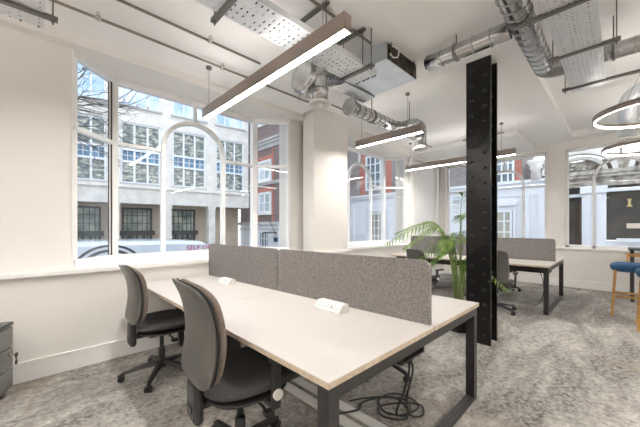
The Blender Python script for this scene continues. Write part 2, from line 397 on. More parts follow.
# ------------------------------------------------------------------ desks
def desk_bank(x0, y0, y1, label, scr_label, skew=0, ys=None):
    """two rows of desks back to back; local origin at world (x0,y0)"""
    W = 1.66; x1 = x0+W; xm = x0+W/2; ym = (y0+y1)/2; H = .73
    d = thing('bench_desk', label, 'desk', (xm, ym, 0), 'white bench desk banks')
    xs_ = xm+(.06 if skew else 0)
    for a, b in ((x0, xs_-.006), (xs_+.006, x1)):
        for c, e in ((y0, ym-.002), (ym+.002, y1)):
            m = MB(); m.box(a, b, c, e, H-.004, H)
            m.cur = 1; m.box(a, b, c, e, H-.027, H-.004)
            m.build('desktop', [M['desktop'], M['ply']], d)
    def loop(y, inset=0):
        m = MB(); a = x0+.012+inset; b = x1-.012-inset; t = .06
        m.box(a, a+t, y, y+.06, 0, H-.028); m.box(b-t, b, y, y+.06, 0, H-.028)
        m.box(a+t, b-t, y, y+.06, H-.088, H-.028); m.box(a+t, b-t, y, y+.06, 0, .03)
        m.build('end_frame', M['black'], d)
    loop(y0+.012)
    for y in (ym, y1-.12):
      m = MB()
      for s in (-1, 1):
        x = xm+s*.48; m.bar((x, y, H-.03), (x-s*.05, y, .005), .055, .05, (0, 1, 0))
      m.box(xm-.72, xm+.72, y-.03, y+.03, H-.085, H-.03); m.build('inner_frame', M['black'], d)
    m = MB()
    for x in (x0+.25, xm-.16, xm+.16, x1-.25): m.box(x-.02, x+.02, y0+.075, y1-.08, H-.07, H-.029)
    m.build('support_beam', M['black'], d)
    m = MB(); m.box(xm-.13, xm+.13, y0+.1, y1-.12, H-.2, H-.19); m.box(xm-.135, xm-.125, y0+.1, y1-.12, H-.2, H-.11); m.box(xm+.125, xm+.135, y0+.1, y1-.12, H-.2, H-.11)
    m.build('cable_tray', M['black'], d)
    ys = ys or ym
    for c, e in ((y0+.03, ys-.006), (ys+.006, y1-.035)):
        m = MB(); r = .05; P = []
        z0, z1 = H+.001, 1.11
        for (cy, cz, a0) in ((e-r, z1-r, 0), (c+r, z1-r, 90)):
            for k in range(7):
                a = math.radians(a0+15*k); P.append((cy+r*math.cos(a), cz+r*math.sin(a)))
        P += [(c, z0), (e, z0)]; n = len(P); t = .016
        sk = lambda y: xm+skew*(ym-y)
        m.add([(sk(y)-t, y, z) for y, z in P]+[(sk(y)+t, y, z) for y, z in P], [list(range(n)), list(range(n, 2*n))[::-1]]+[(i, i+n, (i+1) % n+n, (i+1) % n) for i in range(n)])
        m.build('divider_screen', M['felt'], d)['label'] = scr_label
    return d
desk_bank(.79, .76, 3.52, 'nearest white bench desk with black frame and grey felt screens', 'grey felt divider screen with rounded corners', .052, 2.19)
desk_bank(5.46, .74, 3.44, 'far white bench desk beyond the black riveted column', 'grey felt divider screen')

def power_module(x, y, z, rz, label):
    t = thing('desktop_power_module', label, 'power socket', (x, y, z), 'white power modules on the desks')
    m = MB(); prof = [(-.055, 0), (.055, 0), (.055, .012), (.015, .062), (-.045, .062), (-.055, .05)]
    n = len(prof); L = .13
    m.add([V((a, -L, b)) for a, b in prof]+[V((a, L, b)) for a, b in prof], [list(range(n))[::-1], list(range(n, 2*n))]+[(i, (i+1) % n, (i+1) % n+n, i+n) for i in range(n)])
    # shift to local
    for v in m.v: v += V((x, y, z))
    m.build('module_body', M['white_plastic'], t)
    # sockets sit on the sloping face (normal towards +x,+z)
    nrm = V((.05, 0, .04)).normalized(); sl = V((-.04, 0, .05)).normalized(); c0 = V((.035, 0, .037))
    for k, yy in enumerate((-.07, .005, .075)):
        m = MB(); c = V((x, y, z))+c0+V((0, yy, 0))
        for off in ((0, .018), (-.014, -.008), (.014, -.008)):
            p = c+V((0, off[0], 0))+sl*off[1]*.8
            m.bar(p-nrm*.001, p+nrm*.003, .009, .006)
        m.build('socket', M['grey_plastic'], t)
    m = MB(); p = V((x, y, z))+c0+V((0, .04, 0)); m.bar(p-nrm*.001, p+nrm*.004, .012, .02); m.build('switch', M['red'] if False else M['grey_plastic'], t)
    t.rotation_euler.z = rz
    return t
p1 = power_module(1.50, 1.42, .73, PI, 'white power module on the nearest desk, beside the right-hand felt screen')
p2 = power_module(1.44, 2.84, .73, PI, 'white power module on the nearest desk, close to the window end')
p3 = power_module(6.16, 1.9, .73, PI, 'white power module on the far desk behind the column')
for p, s in ((p1, 1.08), (p2, .95), (p3, 1)): p.scale = (s*.85, s*.85, s*.85)

# ------------------------------------------------------------------ chairs
def make_chair(name, label, group, top=1.02, arms=True):
    """faces +x; origin on floor under seat column"""
    t = thing(name, label, 'chair', (0, 0, 0), group)
    zs = .475
    def seat_fn(u, v, n):
        dip = -.025*math.exp(-(u/.16)**2)*math.exp(-(v/.16)**2)
        fr = -.035*max(0, (u-.10)/.15)**2
        return V((u+.05, v, zs+n+dip+fr+.03*(abs(v)/.25)**3))
    MB().pad(.54, .52, .085, seat_fn, p=2.8, cap2=.7).build('seat', M['seatfab'], t)
    def pan_fn(u, v, n): return V((u+.02, v, zs-.045+n))
    MB().pad(.44, .44, .04, pan_fn, p=2.8).build('seat_pan', M['bplastic'], t)
    zb = .545; hb = top-zb; zc = (top+zb)/2
    def curve(v):        # x offset against height fraction
        f = v/hb+.5
        return -.235-.03*f+.045*math.sin(f*PI)-.55*max(0, f-.78)**2
    def wd(v):
        f = v/hb+.5; return 1-.10*f
    def back_fn(off, k=1.0):
        def fn(u, v, n):
            return V((curve(v)+off+n+.30*k*u*u, u*wd(v), zc+v))
        return fn
    MB().pad(.42, hb, .07, back_fn(.016), p=5.5, nr=11, na=56).build('backrest_cushion', M['backfab'], t)
    MB().pad(.435, hb*1.02, .045, back_fn(-.026), p=6.5, nr=11, na=56).build('backrest_shell', M['shell'], t)['label'] = 'smooth grey plastic back shell'
    MB().pad(.438, hb*1.02, .03, back_fn(-.006), p=6.5, nr=7, na=56).build('backrest_rim', M['bplastic'], t)
    # spine bracket with cover plate
    m = MB(); m.cbox(-.265, -.215, -.07, .07, .33, .535, .022); m.bar((-.27, 0, .40), (.0, 0, .40), .06, .03); m.build('back_bracket', M['bplastic'], t)
    m = MB(); m.cbox(-.12, .12, -.08, .08, .375, .425, .015); m.build('tilt_mechanism', M['bplastic'], t)
    for s in (-1, 1):
        m = MB(); m.tube([(.02, s*.08, .40), (.03, s*.20, .385), (.03, s*.25, .375)], .007, 6); m.cbox(.01, .06, s*.25-.02, s*.25+.03, .36, .385, .008)
        m.build('adjustment_lever', M['bplastic'], t)
    m = MB(); m.tube([(0, 0, .10), (0, 0, .25)], .028, 14); m.tube([(0, 0, .25), (0, 0, .39)], .018, 12); m.build('gas_column', M['bplastic'], t)
    m = MB(); m.lathe([(.02, .075), (.05, .08), (.055, .12), (.03, .14)], n=16)
    for k in range(5):
        a = 2*PI*k/5+.35; d = V((math.cos(a), math.sin(a), 0)); n = V((-d.y, d.x, 0))
        pts = [(.03, .115, .028, .03), (.16, .10, .022, .024), (.31, .07, .016, .018)]
        vs = []
        for r, z, w, h in pts:
            for sy, sz in ((-1, -1), (1, -1), (.7, 1), (-.7, 1)): vs.append(d*r+n*(w*sy)+V((0, 0, z+h*sz*.6)))
        m.add(vs, [(3, 2, 1, 0), (8, 9, 10, 11)]+[(i*4+j, i*4+(j+1) % 4, (i+1)*4+(j+1) % 4, (i+1)*4+j) for i in range(2) for j in range(4)])
    m.build('star_base', M['bplastic'], t)
    for k in range(5):
        a = 2*PI*k/5+.35; d = V((math.cos(a), math.sin(a), 0)); n = V((-d.y, d.x, 0)); p = d*.315
        m = MB()
        for s in (-1, 1):
            c = p+V((0, 0, .027)); m.tube([c+n*(s*.007), c+n*(s*.024)], .027, 14)
        m.tube([p+V((0, 0, .03)), p+V((0, 0, .075))], .008, 8)
        m.pad(.055, .03, .02, lambda u, v, q: p+d*u+n*v+V((0, 0, .055+q)), na=16, nr=3)
        m.build('caster', M['bplastic'], t)
    if arms:
        for s in (-1, 1):
            m = MB(); y = s*.275
            m.bar((.06, s*.12, .415), (.06, y, .415), .05, .022); m.cbox(.035, .085, y-.014, y+.014, .40, .62, .008)
            m.cbox(.03, .24, y-.035, y+.035, .622, .650, .012)
            ar = m.build('armrest', M['bplastic'], t)
            MB().tube([(.06, y+s*.012, .475), (.06, y+s*.026, .475)], .026, 18).build('arm_knob', M['white_plastic'], ar)['label'] = 'round pale adjusting knob'
    return t
GR = 'black office task chairs at the desks'
ch1 = make_chair('office_chair', 'nearest office chair with grey curved back, pulled up to the near desk', GR, 1.03)
ch2 = make_chair('office_chair', '', GR, 1.03, arms=False); ch2['label'] = 'office chair by the window wall, at the far end of the near desk'
ch3 = copy_tree(ch1); ch3['label'] = 'office chair on the far side of the near desk, only its wheels showing under it'
ch4 = copy_tree(ch1); ch4['label'] = 'office chair right beside the black column, back turned, at the far desk'
ch5 = copy_tree(ch1); ch5['label'] = 'office chair behind the palm leaves, its dark back top showing'
ch6 = copy_tree(ch1); ch6['label'] = 'office chair on the far side of the far desk, seat seen under the desktop'
for c_, x, y, a, s in ((ch1, .835, 1.49, -.07, 1.01), (ch2, .835, 2.87, -.01, .96), (ch3, 2.32, 1.56, PI-.2, .95), (ch4, 5.22, 1.38, .15, .93), (ch5, 4.95, 2.45, -.2, .90), (ch6, 7.12, 1.75, PI-.2, 1)):
    c_.location = (x, y, 0); c_.rotation_euler.z = a; c_.scale = (s, s, s)

# ------------------------------------------------------------------ cables and floor trunking
random.seed(4)
def smooth(pts, n=8):
    pts = [V(p) for p in pts]; out = []
    for i in range(len(pts)-1):
        p0 = pts[max(i-1, 0)]; p1 = pts[i]; p2 = pts[i+1]; p3 = pts[min(i+2, len(pts)-1)]
        for k in range(n):
            t = k/n; out.append(.5*((2*p1)+(-p0+p2)*t+(2*p0-5*p1+4*p2-p3)*t*t+(-p0+3*p1-3*p2+p3)*t**3))
    return out+[pts[-1]]
for k, pts in enumerate([
    [(1.66, .96, .53), (1.68, .92, .45), (1.72, .98, .25), (1.76, 1.06, .06), (1.84, 1.06, .009), (1.98, 1.02, .009), (2.06, 1.10, .009), (2.02, 1.24, .013), (1.88, 1.28, .009), (1.78, 1.16, .009), (1.86, 1.02, .018), (2.0, 1.12, .016), (1.92, 1.26, .018), (1.76, 1.34, .012), (1.66, 1.30, .02), (1.52, 1.36, .022)],
    [(1.69, .99, .53), (1.74, .93, .42), (1.70, .95, .22), (1.82, .98, .05), (1.94, .96, .009), (2.02, 1.02, .018), (1.94, 1.14, .016), (1.80, 1.22, .013), (1.72, 1.14, .016), (1.80, 1.02, .014), (1.90, 1.06, .02), (1.96, 1.20, .022), (1.84, 1.34, .013), (1.70, 1.42, .01)]]):
    tag(MB().tube(smooth(pts), .0065, 6).build('power_cable', M['bplastic']),
        ['black cable hanging from under the near desk, looping widest on the carpet', 'second black cable tangled on the carpet under the near desk, inner loops'][k], 'cable', 'cables under the near desk')
t = thing('floor_trunking', 'flat aluminium cable trunking strips on carpet under the near desk', 'cable trunking', (1.56, 1.9, 0))
for k, x in enumerate((1.50, 1.62)):
    MB().cbox(x-.04, x+.04, .95, 2.9, 0, .014, .005).build('trunking_strip', M['floortrunk'], t)
tag(MB().tube(smooth([(5.95, .95, .62), (5.98, .90, .45), (6.05, .9, .2), (6.0, 1.0, .01), (5.7, 1.4, .008), (5.9, 1.9, .008)]), .006, 6).build('power_cable', M['bplastic']),
    'black cable hanging down inside the end frame of the far desk', 'cable')

# ------------------------------------------------------------------ steel column
col = thing('riveted_column', 'black riveted steel column from floor to ceiling beside the palm', 'column', (3.72, 1.13, 0), kind=None)
def flange(x0, x1, rivet_side):
    m = MB(); m.box(x0, x1, 1.0, 1.255, 0, CEIL+.0); m.smooth = True
    for j, y in enumerate((1.06, 1.195)):
        z = .1+.085*j
        while z < 3.12:
            c = V((x0 if rivet_side < 0 else x1, y, z)); vs = []
            for i in range(4):
                a = i/4*PI/2*.98
                for k in range(10):
                    b = 2*PI*k/10; vs.append(c+V((rivet_side*.018*math.sin(a), .020*math.cos(a)*math.cos(b), .020*math.cos(a)*math.sin(b))))
            m.add(vs, [(i*10+k, i*10+(k+1) % 10, (i+1)*10+(k+1) % 10, (i+1)*10+k) for i in range(3) for k in range(10)]+[list(range(30, 40))], True)
            z += .17
    return m
flange(3.60, 3.625, -1).build('front_flange', M['steel_black'], col)
flange(3.825, 3.85, -1).build('rear_flange', M['steel_black'], col)
MB().box(3.625, 3.825, 1.115, 1.135, 0, CEIL).build('web', M['steel_black'], col)
m = MB()
for x0, x1 in ((3.6251, 3.70), (3.75, 3.8249)):
    m.box(x0, x1, 1.135, 1.15, 0, CEIL)
    m.box(x0, x1, 1.10, 1.115, 0, CEIL)
m.build('angle_iron', M['steel_black'], col)
m = MB().box(3.594, 3.60, 1.015, 1.24, 2.05, 2.62)
m.build('splice_plate', M['steel_black'], col)

# ------------------------------------------------------------------ palm
def palm(cx, cy):
    t = thing('potted_palm', 'potted palm with arching green fronds beside the black column', 'plant', (cx, cy, 0))
    MB().lathe([(.02, .0), (.125, .0), (.17, .30), (.172, .33), (.155, .33), (.15, .29), (.02, .29)], (cx, cy, 0), 28).build('pot', M['pot'], t)
    MB().lathe([(.01, .285), (.15, .285), (.15, .295), (.01, .30)], (cx, cy, 0), 20).build('soil', M['soil'], t)
    random.seed(11)
    R = V((.714, -.70, 0)); Fw = V((.70, .714, 0))
    fr = [  # lateral, depth, tip z, peak z, bare stem fraction, leaflet length
        (-.95, -.10, 1.10, 1.36, .42, .19), (-.66, .18, 1.02, 1.30, .42, .18), (-.62, -.25, .90, 1.16, .42, .18), (.02, -.05, 1.74, 1.52, .60, .20),
        (-.36, .0, .84, 1.08, .42, .16), (.26, -.58, .62, .84, .45, .17), (.25, .35, 1.45, 1.45, .55, .20), (-.20, -.42, .66, .92, .45, .16),
        (-.75, .30, 1.22, 1.36, .5, .17), (.12, -.5, .72, .92, .45, .16), (.30, .35, 1.1, 1.25, .5, .18), (-.1, .45, 1.0, 1.2, .5, .18), (-.42, -.35, .98, 1.18, .45, .17)]
    for k, (a, b, zt, zp, bare, ll) in enumerate(fr):
        s0 = V((cx, cy, .29))+R*(a*.06)+Fw*(b*.06); tip = V((cx, cy, 0))+R*a+Fw*b+V((0, 0, zt))
        mid = V((cx, cy, 0))+R*(a*.38)+Fw*(b*.38)+V((0, 0, zp))
        low = V((cx, cy, 0))+R*(a*.14)+Fw*(b*.14)+V((0, 0, .29+(zp-.29)*.6))
        pts = smooth([s0, low, mid, tip], 10); n = len(pts)
        m = MB(); m.tube(pts, [.009*(1-.75*i/n) for i in range(n)], 6); st = m.build('stem', M['stem'], t)
        m = MB(); i0 = int(n*bare); i = float(i0)
        while i < n-1:
            j = int(i); p = pts[j].lerp(pts[j+1], i-j); d = (pts[j+1]-pts[j]).normalized()
            side = d.cross(V((0, 0, 1)))
            if side.length < .2: side = R.copy()
            side.normalize(); f = (i-i0)/(n-1-i0); L = ll*(.55+.45*math.sin(PI*min(1, f*.9+.15)))*(1-.35*f)
            for s in (-1, 1):
                dirn = (side*s*.75+d*.6+V((0, 0, (.30 if s > 0 else -.30)+random.uniform(-.1, .1)))).normalized()
                w = .0085; up = dirn.cross(side*s).normalized(); cr = dirn.cross(V((0, 0, 1)))
                if cr.length < .1: cr = d.copy()
                cr.normalize()
                q = [p, p+dirn*L*.35, p+dirn*L*.7-V((0, 0, L*.14)), p+dirn*L*.92-V((0, 0, L*.50))]
                m.add([q[0]-cr*.003, q[0]+cr*.003, q[1]-cr*w, q[1]+cr*w, q[2]-cr*w*.7, q[2]+cr*w*.7, q[3],
                       q[1]+V((0, 0, -.004)), q[2]+V((0, 0, -.004))],
                      [(0, 2, 7), (0, 7, 1), (1, 7, 3), (2, 4, 8, 7), (7, 8, 5, 3), (4, 6, 8), (8, 6, 5)], False)
            i += .75
        m.build('frond', M['leaf'], st if False else t)
palm(3.90, 1.44)

# ------------------------------------------------------------------ cabinet with keys
cab = thing('drawer_pedestal', 'grey metal pedestal cabinet with keys in its lock, at the left edge', 'cabinet', (0, 0, 0))
m = MB(); m.cbox(-.40, -.012, -.42, .0, .06, .545, .006); m.build('body', M['cabinet'], cab)
m = MB(); m.cbox(-.41, .004, -.43, .008, .545, .575, .008); m.build('top', M['cabinet_dark'], cab)
for z0, z1 in ((.075, .225), (.232, .383), (.39, .54)):
    dr = MB().cbox(-.012, .004, -.412, -.008, z0, z1, .004).build('drawer', M['cabinet'], cab)
m = MB(); m.tube([(.004, -.06, .335), (.020, -.06, .335)], .012, 14); lk = m.build('lock', M['chrome'], cab)
MB().bar((.020, -.06, .335), (.045, -.06, .335), .012, .003).cbox(.043, .050, -.075, -.045, .315, .345, .003).build('key', M['keyblack'], cab)['label'] = 'small key left in the lock'
MB().tube([(.046, -.06, .32), (.046, -.052, .305), (.046, -.06, .29), (.046, -.068, .305), (.046, -.06, .32)], .0018, 6).cbox(.042, .049, -.073, -.047, .258, .290, .003).build('key', M['keyblack'], cab)
for x in (-.36, -.05):
    for y in (-.38, -.04): MB().tube([(x-.012, y, .025), (x+.012, y, .025)], .025, 12).tube([(x, y, .03), (x, y, .065)], .008, 6).build('caster', M['bplastic'], cab)
cab.location = (-.10, 3.32, 0); cab.rotation_euler.z = math.radians(-22)

# ------------------------------------------------------------------ stools and high table
def make_stool(label, loc):
    t = thing('bar_stool', label, 'stool', (0, 0, 0), 'oak bar stools with navy seats')
    def fn(u, v, n): return V((u, v, .745+n-.02*(1-(u/.22)**2)))
    m = MB(); m.pad(.46, .46, .09, fn, p=4, nr=7, cap2=1.8); m.build('seat', M['blue'], t)
    for sx in (-1, 1):
        for sy in (-1, 1):
            MB().bar((sx*.155, sy*.165, .735), (sx*.20, sy*.205, 0), .032, .028, (1, 0, 0)).build('leg', M['oak'], t)
    for s in (-1, 1):
        MB().bar((-.185, s*.19, .24), (.185, s*.19, .24), .02, .03).build('footrest', M['oak'], t)
        MB().bar((s*.185, -.19, .30), (s*.185, .19, .30), .02, .03).build('footrest', M['oak'], t)
        MB().bar((-.15, s*.165, .695), (.15, s*.165, .695), .02, .045).build('seat_rail', M['oak'], t)
    m = MB()
    for s in (-1, 1): m.bar((.19, s*.10-.06, .70), (.235, s*.10-.06, .90), .028, .028, (0, 1, 0))
    m.bar((.235, -.17, .88), (.235, .05, .88), .02, .05); m.build('backrest', M['oak'], t)
    t.location = loc; return t
s1 = make_stool('navy seated oak bar stool beyond, nearer the far wall', (6.30, -.11, 0))
s2 = copy_tree(s1); s2['label'] = 'nearer oak bar stool cut off by the right edge'; s2.location = (5.63, -.36, 0)
tb = thing('high_table', 'black framed high table behind the bar stools', 'table', (7.8, -1.1, 0))
MB().cbox(7.45, 8.15, -2.1, -.09, .90, .925, .005).build('tabletop', M['bplastic'], tb)
for x in (7.5, 8.1):
    for y in (-.14, -2.05): MB().box(x-.022, x+.022, y-.022, y+.022, 0, .90).build('leg', M['black'], tb)

# ------------------------------------------------------------------ lamps
def pendant(name, x, y0, y1, z, label, w=.07, h=.11, ceil=CEIL, group='linear pendant lamps'):
    t = thing(name, label, 'lamp', (x, (y0+y1)/2, z), group)
    m = MB(); m.box(x-w/2, x+w/2, y0, y1, z+.012, z+h)
    m.box(x-w/2, x-w/2+.008, y0, y1, z, z+.012); m.box(x+w/2-.008, x+w/2, y0, y1, z, z+.012)
    m.box(x-w/2, x+w/2, y0, y0+.004, z, z+.012); m.box(x-w/2, x+w/2, y1-.004, y1, z, z+.012)
    m.build('housing', M['lampbody'], t)
    MB().box(x-w/2+.0085, x+w/2-.0085, y0+.0045, y1-.0045, z+.002, z+.0115).build('diffuser', M['led'], t)
    MB().box(x-w/2+.012, x+w/2-.012, y0+.012, y1-.012, z+h, z+h+.003).build('added_uplight', M['fill_up2'] if 'behind' in label and 'photographer' in label else M['fill_up'], t)  # added strip hidden on top of the housing, brightens the ceiling
    for y in (y0+.22, y1-.10):
        MB().tube([(x, y, z+h-.004), (x, y, ceil-.006)], .0025, 6).build('suspension_cable', M['strut'], t)
        MB().lathe([(.012, ceil-.03), (.03, ceil-.028), (.03, ceil), (.012, ceil)], (x, y, 0), 14).build('ceiling_rose', M['strut'], t)
    return t
pendant('linear_pendant_lamp', 1.42, 1.20, 3.32, 2.54, 'long bronze linear lamp hanging over the near desk', ceil=DROP)
pendant('linear_pendant_lamp', 3.80, 1.89, 3.02, 2.60, 'short linear lamp hanging beyond the pier, left of the column')
pendant('linear_pendant_lamp', 6.10, 1.30, 3.42, 2.59, 'long linear lamp over the far desk, passing behind the column')
for i, (x, y0, y1) in enumerate(((-1.2, .3, 2.4), (-1.2, -3.6, -1.5), (1.42, -3.6, -1.5), (3.8, -3.8, -1.7), (6.1, -4.2, -2.4))):  # unseen pendants added to brighten the interior
    pendant('linear_pendant_lamp', x, y0, y1, 2.6, 'added unseen fill lamp behind the photographer, shaped as a linear pendant', ceil=DROP if y0 > 0 else CEIL, group='added fill lamps behind the photographer')
def ring_lamp(cx, cy, z, r, label):
    t = thing('ring_pendant_lamp', label, 'lamp', (cx, cy, z), 'round ring pendant lamps')
    def tor(r0, r1, z0, z1, n=64):
        vs = []
        for i in range(n):
            a = 2*PI*i/n
            for rr, zz in ((r0, z0), (r1, z0), (r1, z1), (r0, z1)): vs.append((cx+rr*math.cos(a), cy+rr*math.sin(a), zz))
        return vs, [(i*4+j, i*4+(j+1) % 4, ((i+1) % n)*4+(j+1) % 4, ((i+1) % n)*4+j) for i in range(n) for j in range(4)]
    MB().add(*tor(r+.004, r+.016, z-.006, z+.05), True).build('ring_housing', M['lampbody'], t)
    MB().add(*tor(r-.013, r+.0035, z-.004, z+.012), True).build('ring_diffuser', M['ledring'], t)
    for k in range(3):
        a = 2*PI*k/3+.5; MB().tube([(cx+r*math.cos(a), cy+r*math.sin(a), z+.03), (cx+.02*math.cos(a), cy+.02*math.sin(a), 3.325)], .002, 5).build('suspension_cable', M['strut'], t)
    MB().lathe([(.02, 3.29), (.06, 3.295), (.06, 3.33), (.02, 3.33)], (cx, cy, 0), 20).build('ceiling_rose', M['strut'], t)
ring_lamp(4.66, -.30, 2.5, .52, 'nearer illuminated ring lamp at the upper right')
ring_lamp(6.62, -.32, 2.5, .53, 'farther illuminated ring lamp in front of the far window')

# ------------------------------------------------------------------ ducts
def duct_pts(a, b, step=.11):
    a = V(a); b = V(b); L = (b-a).length; n = max(1, int(L/step)); out = []
    return [a.lerp(b, i/n) for i in range(n+1)]
def bend(c0, corner, c1, r, n=7):
    """arc points rounding corner from c0 side to c1 side"""
    corner = V(corner); u = (V(c0)-corner).normalized(); w = (V(c1)-corner).normalized()
    ctr = corner+u*r+w*r; return [ctr-w*r*math.cos(a)-u*r*math.sin(a) for a in [PI/2*i/n for i in range(n+1)]]
def spiral(m, pts, r, seam=.007, n=24):
    m.tube(pts, r, n)
    for i in range(1, len(pts)-1):
        d = (pts[i+1]-pts[i-1]).normalized(); m.tube([pts[i]-d*.005, pts[i]+d*.005], r+seam, n)
def clamp(m, p, d, r):
    p = V(p); d = V(d).normalized(); m.tube([p-d*.012, p+d*.012], r+.012, 24)
    m.tube([p+V((0, 0, r)), V((p.x, p.y, CEIL+(.13 if CO[0] < p.x < CO[1] and p.y < CO[3] else -.002)))], .006, 6)
# main duct along x with elbow to -y
t = thing('spiral_duct', 'large spiral duct running from top centre to the perforated tray', 'duct', (3.2, .56, 3.0))
z = 2.99; r = .085
A = duct_pts((1.2, .565, z), (3.83, .565, z)); bnd = bend((0, .565, z), (3.98, .565, z), (3.98, -1, z), .15)
m = MB(); spiral(m, A+bnd[1:], r); m.build('duct_pipe', M['galv'], t)
m = MB(); spiral(m, duct_pts((3.98, .41, z), (3.98, -2.6, z), .16), r*.88); m.build('duct_pipe', M['galv'], t)
for a_ in (((1.7, .565, z), (1, 0, 0), r), ((2.75, .565, z), (1, 0, 0), r), ((3.98, .05, z), (0, 1, 0), r*.9)):
    m = MB(); clamp(m, *a_); m.build('hanging_clamp', M['strut'], t)
# branch to the left
t = thing('spiral_duct', 'short spiral duct branching left towards the air unit', 'duct', (2.9, 1.0, 3.0))
m = MB(); spiral(m, duct_pts((2.90, .655, 2.98), (2.90, 1.38, 2.98), .13), .072); m.build('duct_pipe', M['galv'], t)
m = MB(); m.tube([(2.90, 1.382, 2.98), (2.90, 1.40, 2.98)], .055, 20); m.build('end_cap', M['bplastic'], t)
m = MB(); clamp(m, (2.90, 1.1, 2.98), (0, 1, 0), .074); m.build('hanging_clamp', M['strut'], t)
def grille(parent, x, y, z, r):
    m = MB(); m.lathe([(r*.85, z+.04), (r, z+.035), (r*1.38, z+.008), (r*1.40, z), (r*1.2, z-.004), (r*1.15, z+.012), (r*.8, z+.02)], (x, y, 0), 28)
    m.lathe([(r*.72, z+.01), (r*.74, z-.002), (r*.62, z-.002), (r*.60, z+.01)], (x, y, 0), 24); m.lathe([(.01, z-.006), (r*.4, z-.006), (r*.38, z+.012), (.01, z+.012)], (x, y, 0), 20)
    m.build('air_grille', M['white_plastic'], parent)
# duct beyond pier: along x, then -y, then down
t = thing('spiral_duct', 'spiral duct left of the column ending in a downward elbow', 'duct', (3.5, 2.4, 2.9))
z = 2.83; r = .078
pts = duct_pts((2.90, 2.40, z), (3.90, 2.40, z))+bend((0, 2.40, z), (4.05, 2.40, z), (4.05, 0, z), .14)[1:]
pts += bend((4.05, 3, z), (4.05, 2.04, z), (4.05, 2.04, 0), .14)+[V((4.05, 2.04, 2.62)), V((4.05, 2.04, 2.47))]
m = MB(); spiral(m, pts, r); m.build('duct_pipe', M['galv'], t); grille(t, 4.05, 2.04, 2.44, r)
for a_ in (((3.35, 2.40, z), (1, 0, 0), r), ((4.05, 2.22, z), (0, 1, 0), r)):
    m = MB(); clamp(m, *a_); m.build('hanging_clamp', M['strut'], t)
m = MB(); m.tube([(2.86, 2.40, z), (2.90, 2.40, z)], r+.03, 24); m.build('end_cap', M['galv'], t)
# capped plenum and drop over near desk
t = thing('spiral_duct', 'capped round duct with vertical drop and grille above the near desk', 'duct', (2.0, 2.1, 2.75))
m = MB(); m.tube([(1.86, 2.17, 2.77), (1.875, 2.17, 2.77), (1.885, 2.17, 2.77), (2.03, 2.17, 2.77), (2.05, 2.17, 2.77), (2.07, 2.17, 2.79), (2.43, 2.17, 2.96)], [.12, .15, .155, .155, .14, .08, .075], 28); m.build('plenum', M['galv'], t)
m = MB(); spiral(m, duct_pts((2.0, 2.04, 2.86), (2.0, 2.04, 2.53), .09), .078); m.build('duct_pipe', M['galv'], t); grille(t, 2.0, 2.04, 2.50, .078)
MB().tube([(2.10, 2.17, 2.92), (2.10, 2.17, DROP-.003)], .006, 6).build('hanging_rod', M['strut'], t)
# drop between rings
t = thing('spiral_duct', 'pale duct drop hanging down between the two ring lamps', 'duct', (5.5, -.06, 2.4))
m = MB(); m.tube([V(p) for p in [(5.5, -2.6, 3.05), (5.5, -.26, 3.05)]]+bend((5.5, -3, 3.05), (5.5, -.06, 3.05), (5.5, -.06, 0), .18)+[V((5.5, -.06, 2.46))], .095, 20); m.build('duct_pipe', M['galv2'], t); grille(t, 5.5, -.06, 2.43, .095)

# air handling unit
t = thing('fan_coil_unit', 'boxy metal fan coil unit hanging under the ceiling', 'air conditioner', (2.73, 1.85, 2.93))
m = MB(); m.cbox(2.43, 3.02, 1.575, 2.12, 2.925, 3.085, .004); m.build('casing', M['galv2'], t)
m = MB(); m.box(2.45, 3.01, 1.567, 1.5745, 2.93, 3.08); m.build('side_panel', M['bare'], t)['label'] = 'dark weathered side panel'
m = MB(); m.add([(2.425, 2.12, 2.90), (3.02, 2.12, 2.90), (3.02, 2.30, 2.89), (2.425, 2.30, 2.89), (2.425, 2.12, 3.07), (3.02, 2.12, 3.07), (3.02, 2.30, 3.02), (2.425, 2.30, 3.02)],
                [(0, 3, 2, 1), (4, 5, 6, 7), (0, 1, 5, 4), (1, 2, 6, 5), (2, 3, 7, 6), (3, 0, 4, 7)]); m.build('plenum_box', M['galv'], t)
m = MB()
for x in (2.5, 2.95):
    for y in (1.56, 2.13): m.tube([(x, y, 2.93), (x, y, DROP-.002)], .005, 6)
m.build('hanging_rod', M['strut'], t)
m = MB(); m.tube(smooth([(2.50, 1.55, 3.06), (2.56, 1.52, 3.05), (2.60, 1.55, 3.0), (2.53, 1.56, 2.97), (2.47, 1.555, 2.98)]), .007, 6); m.build('hose', M['white_plastic'], t)

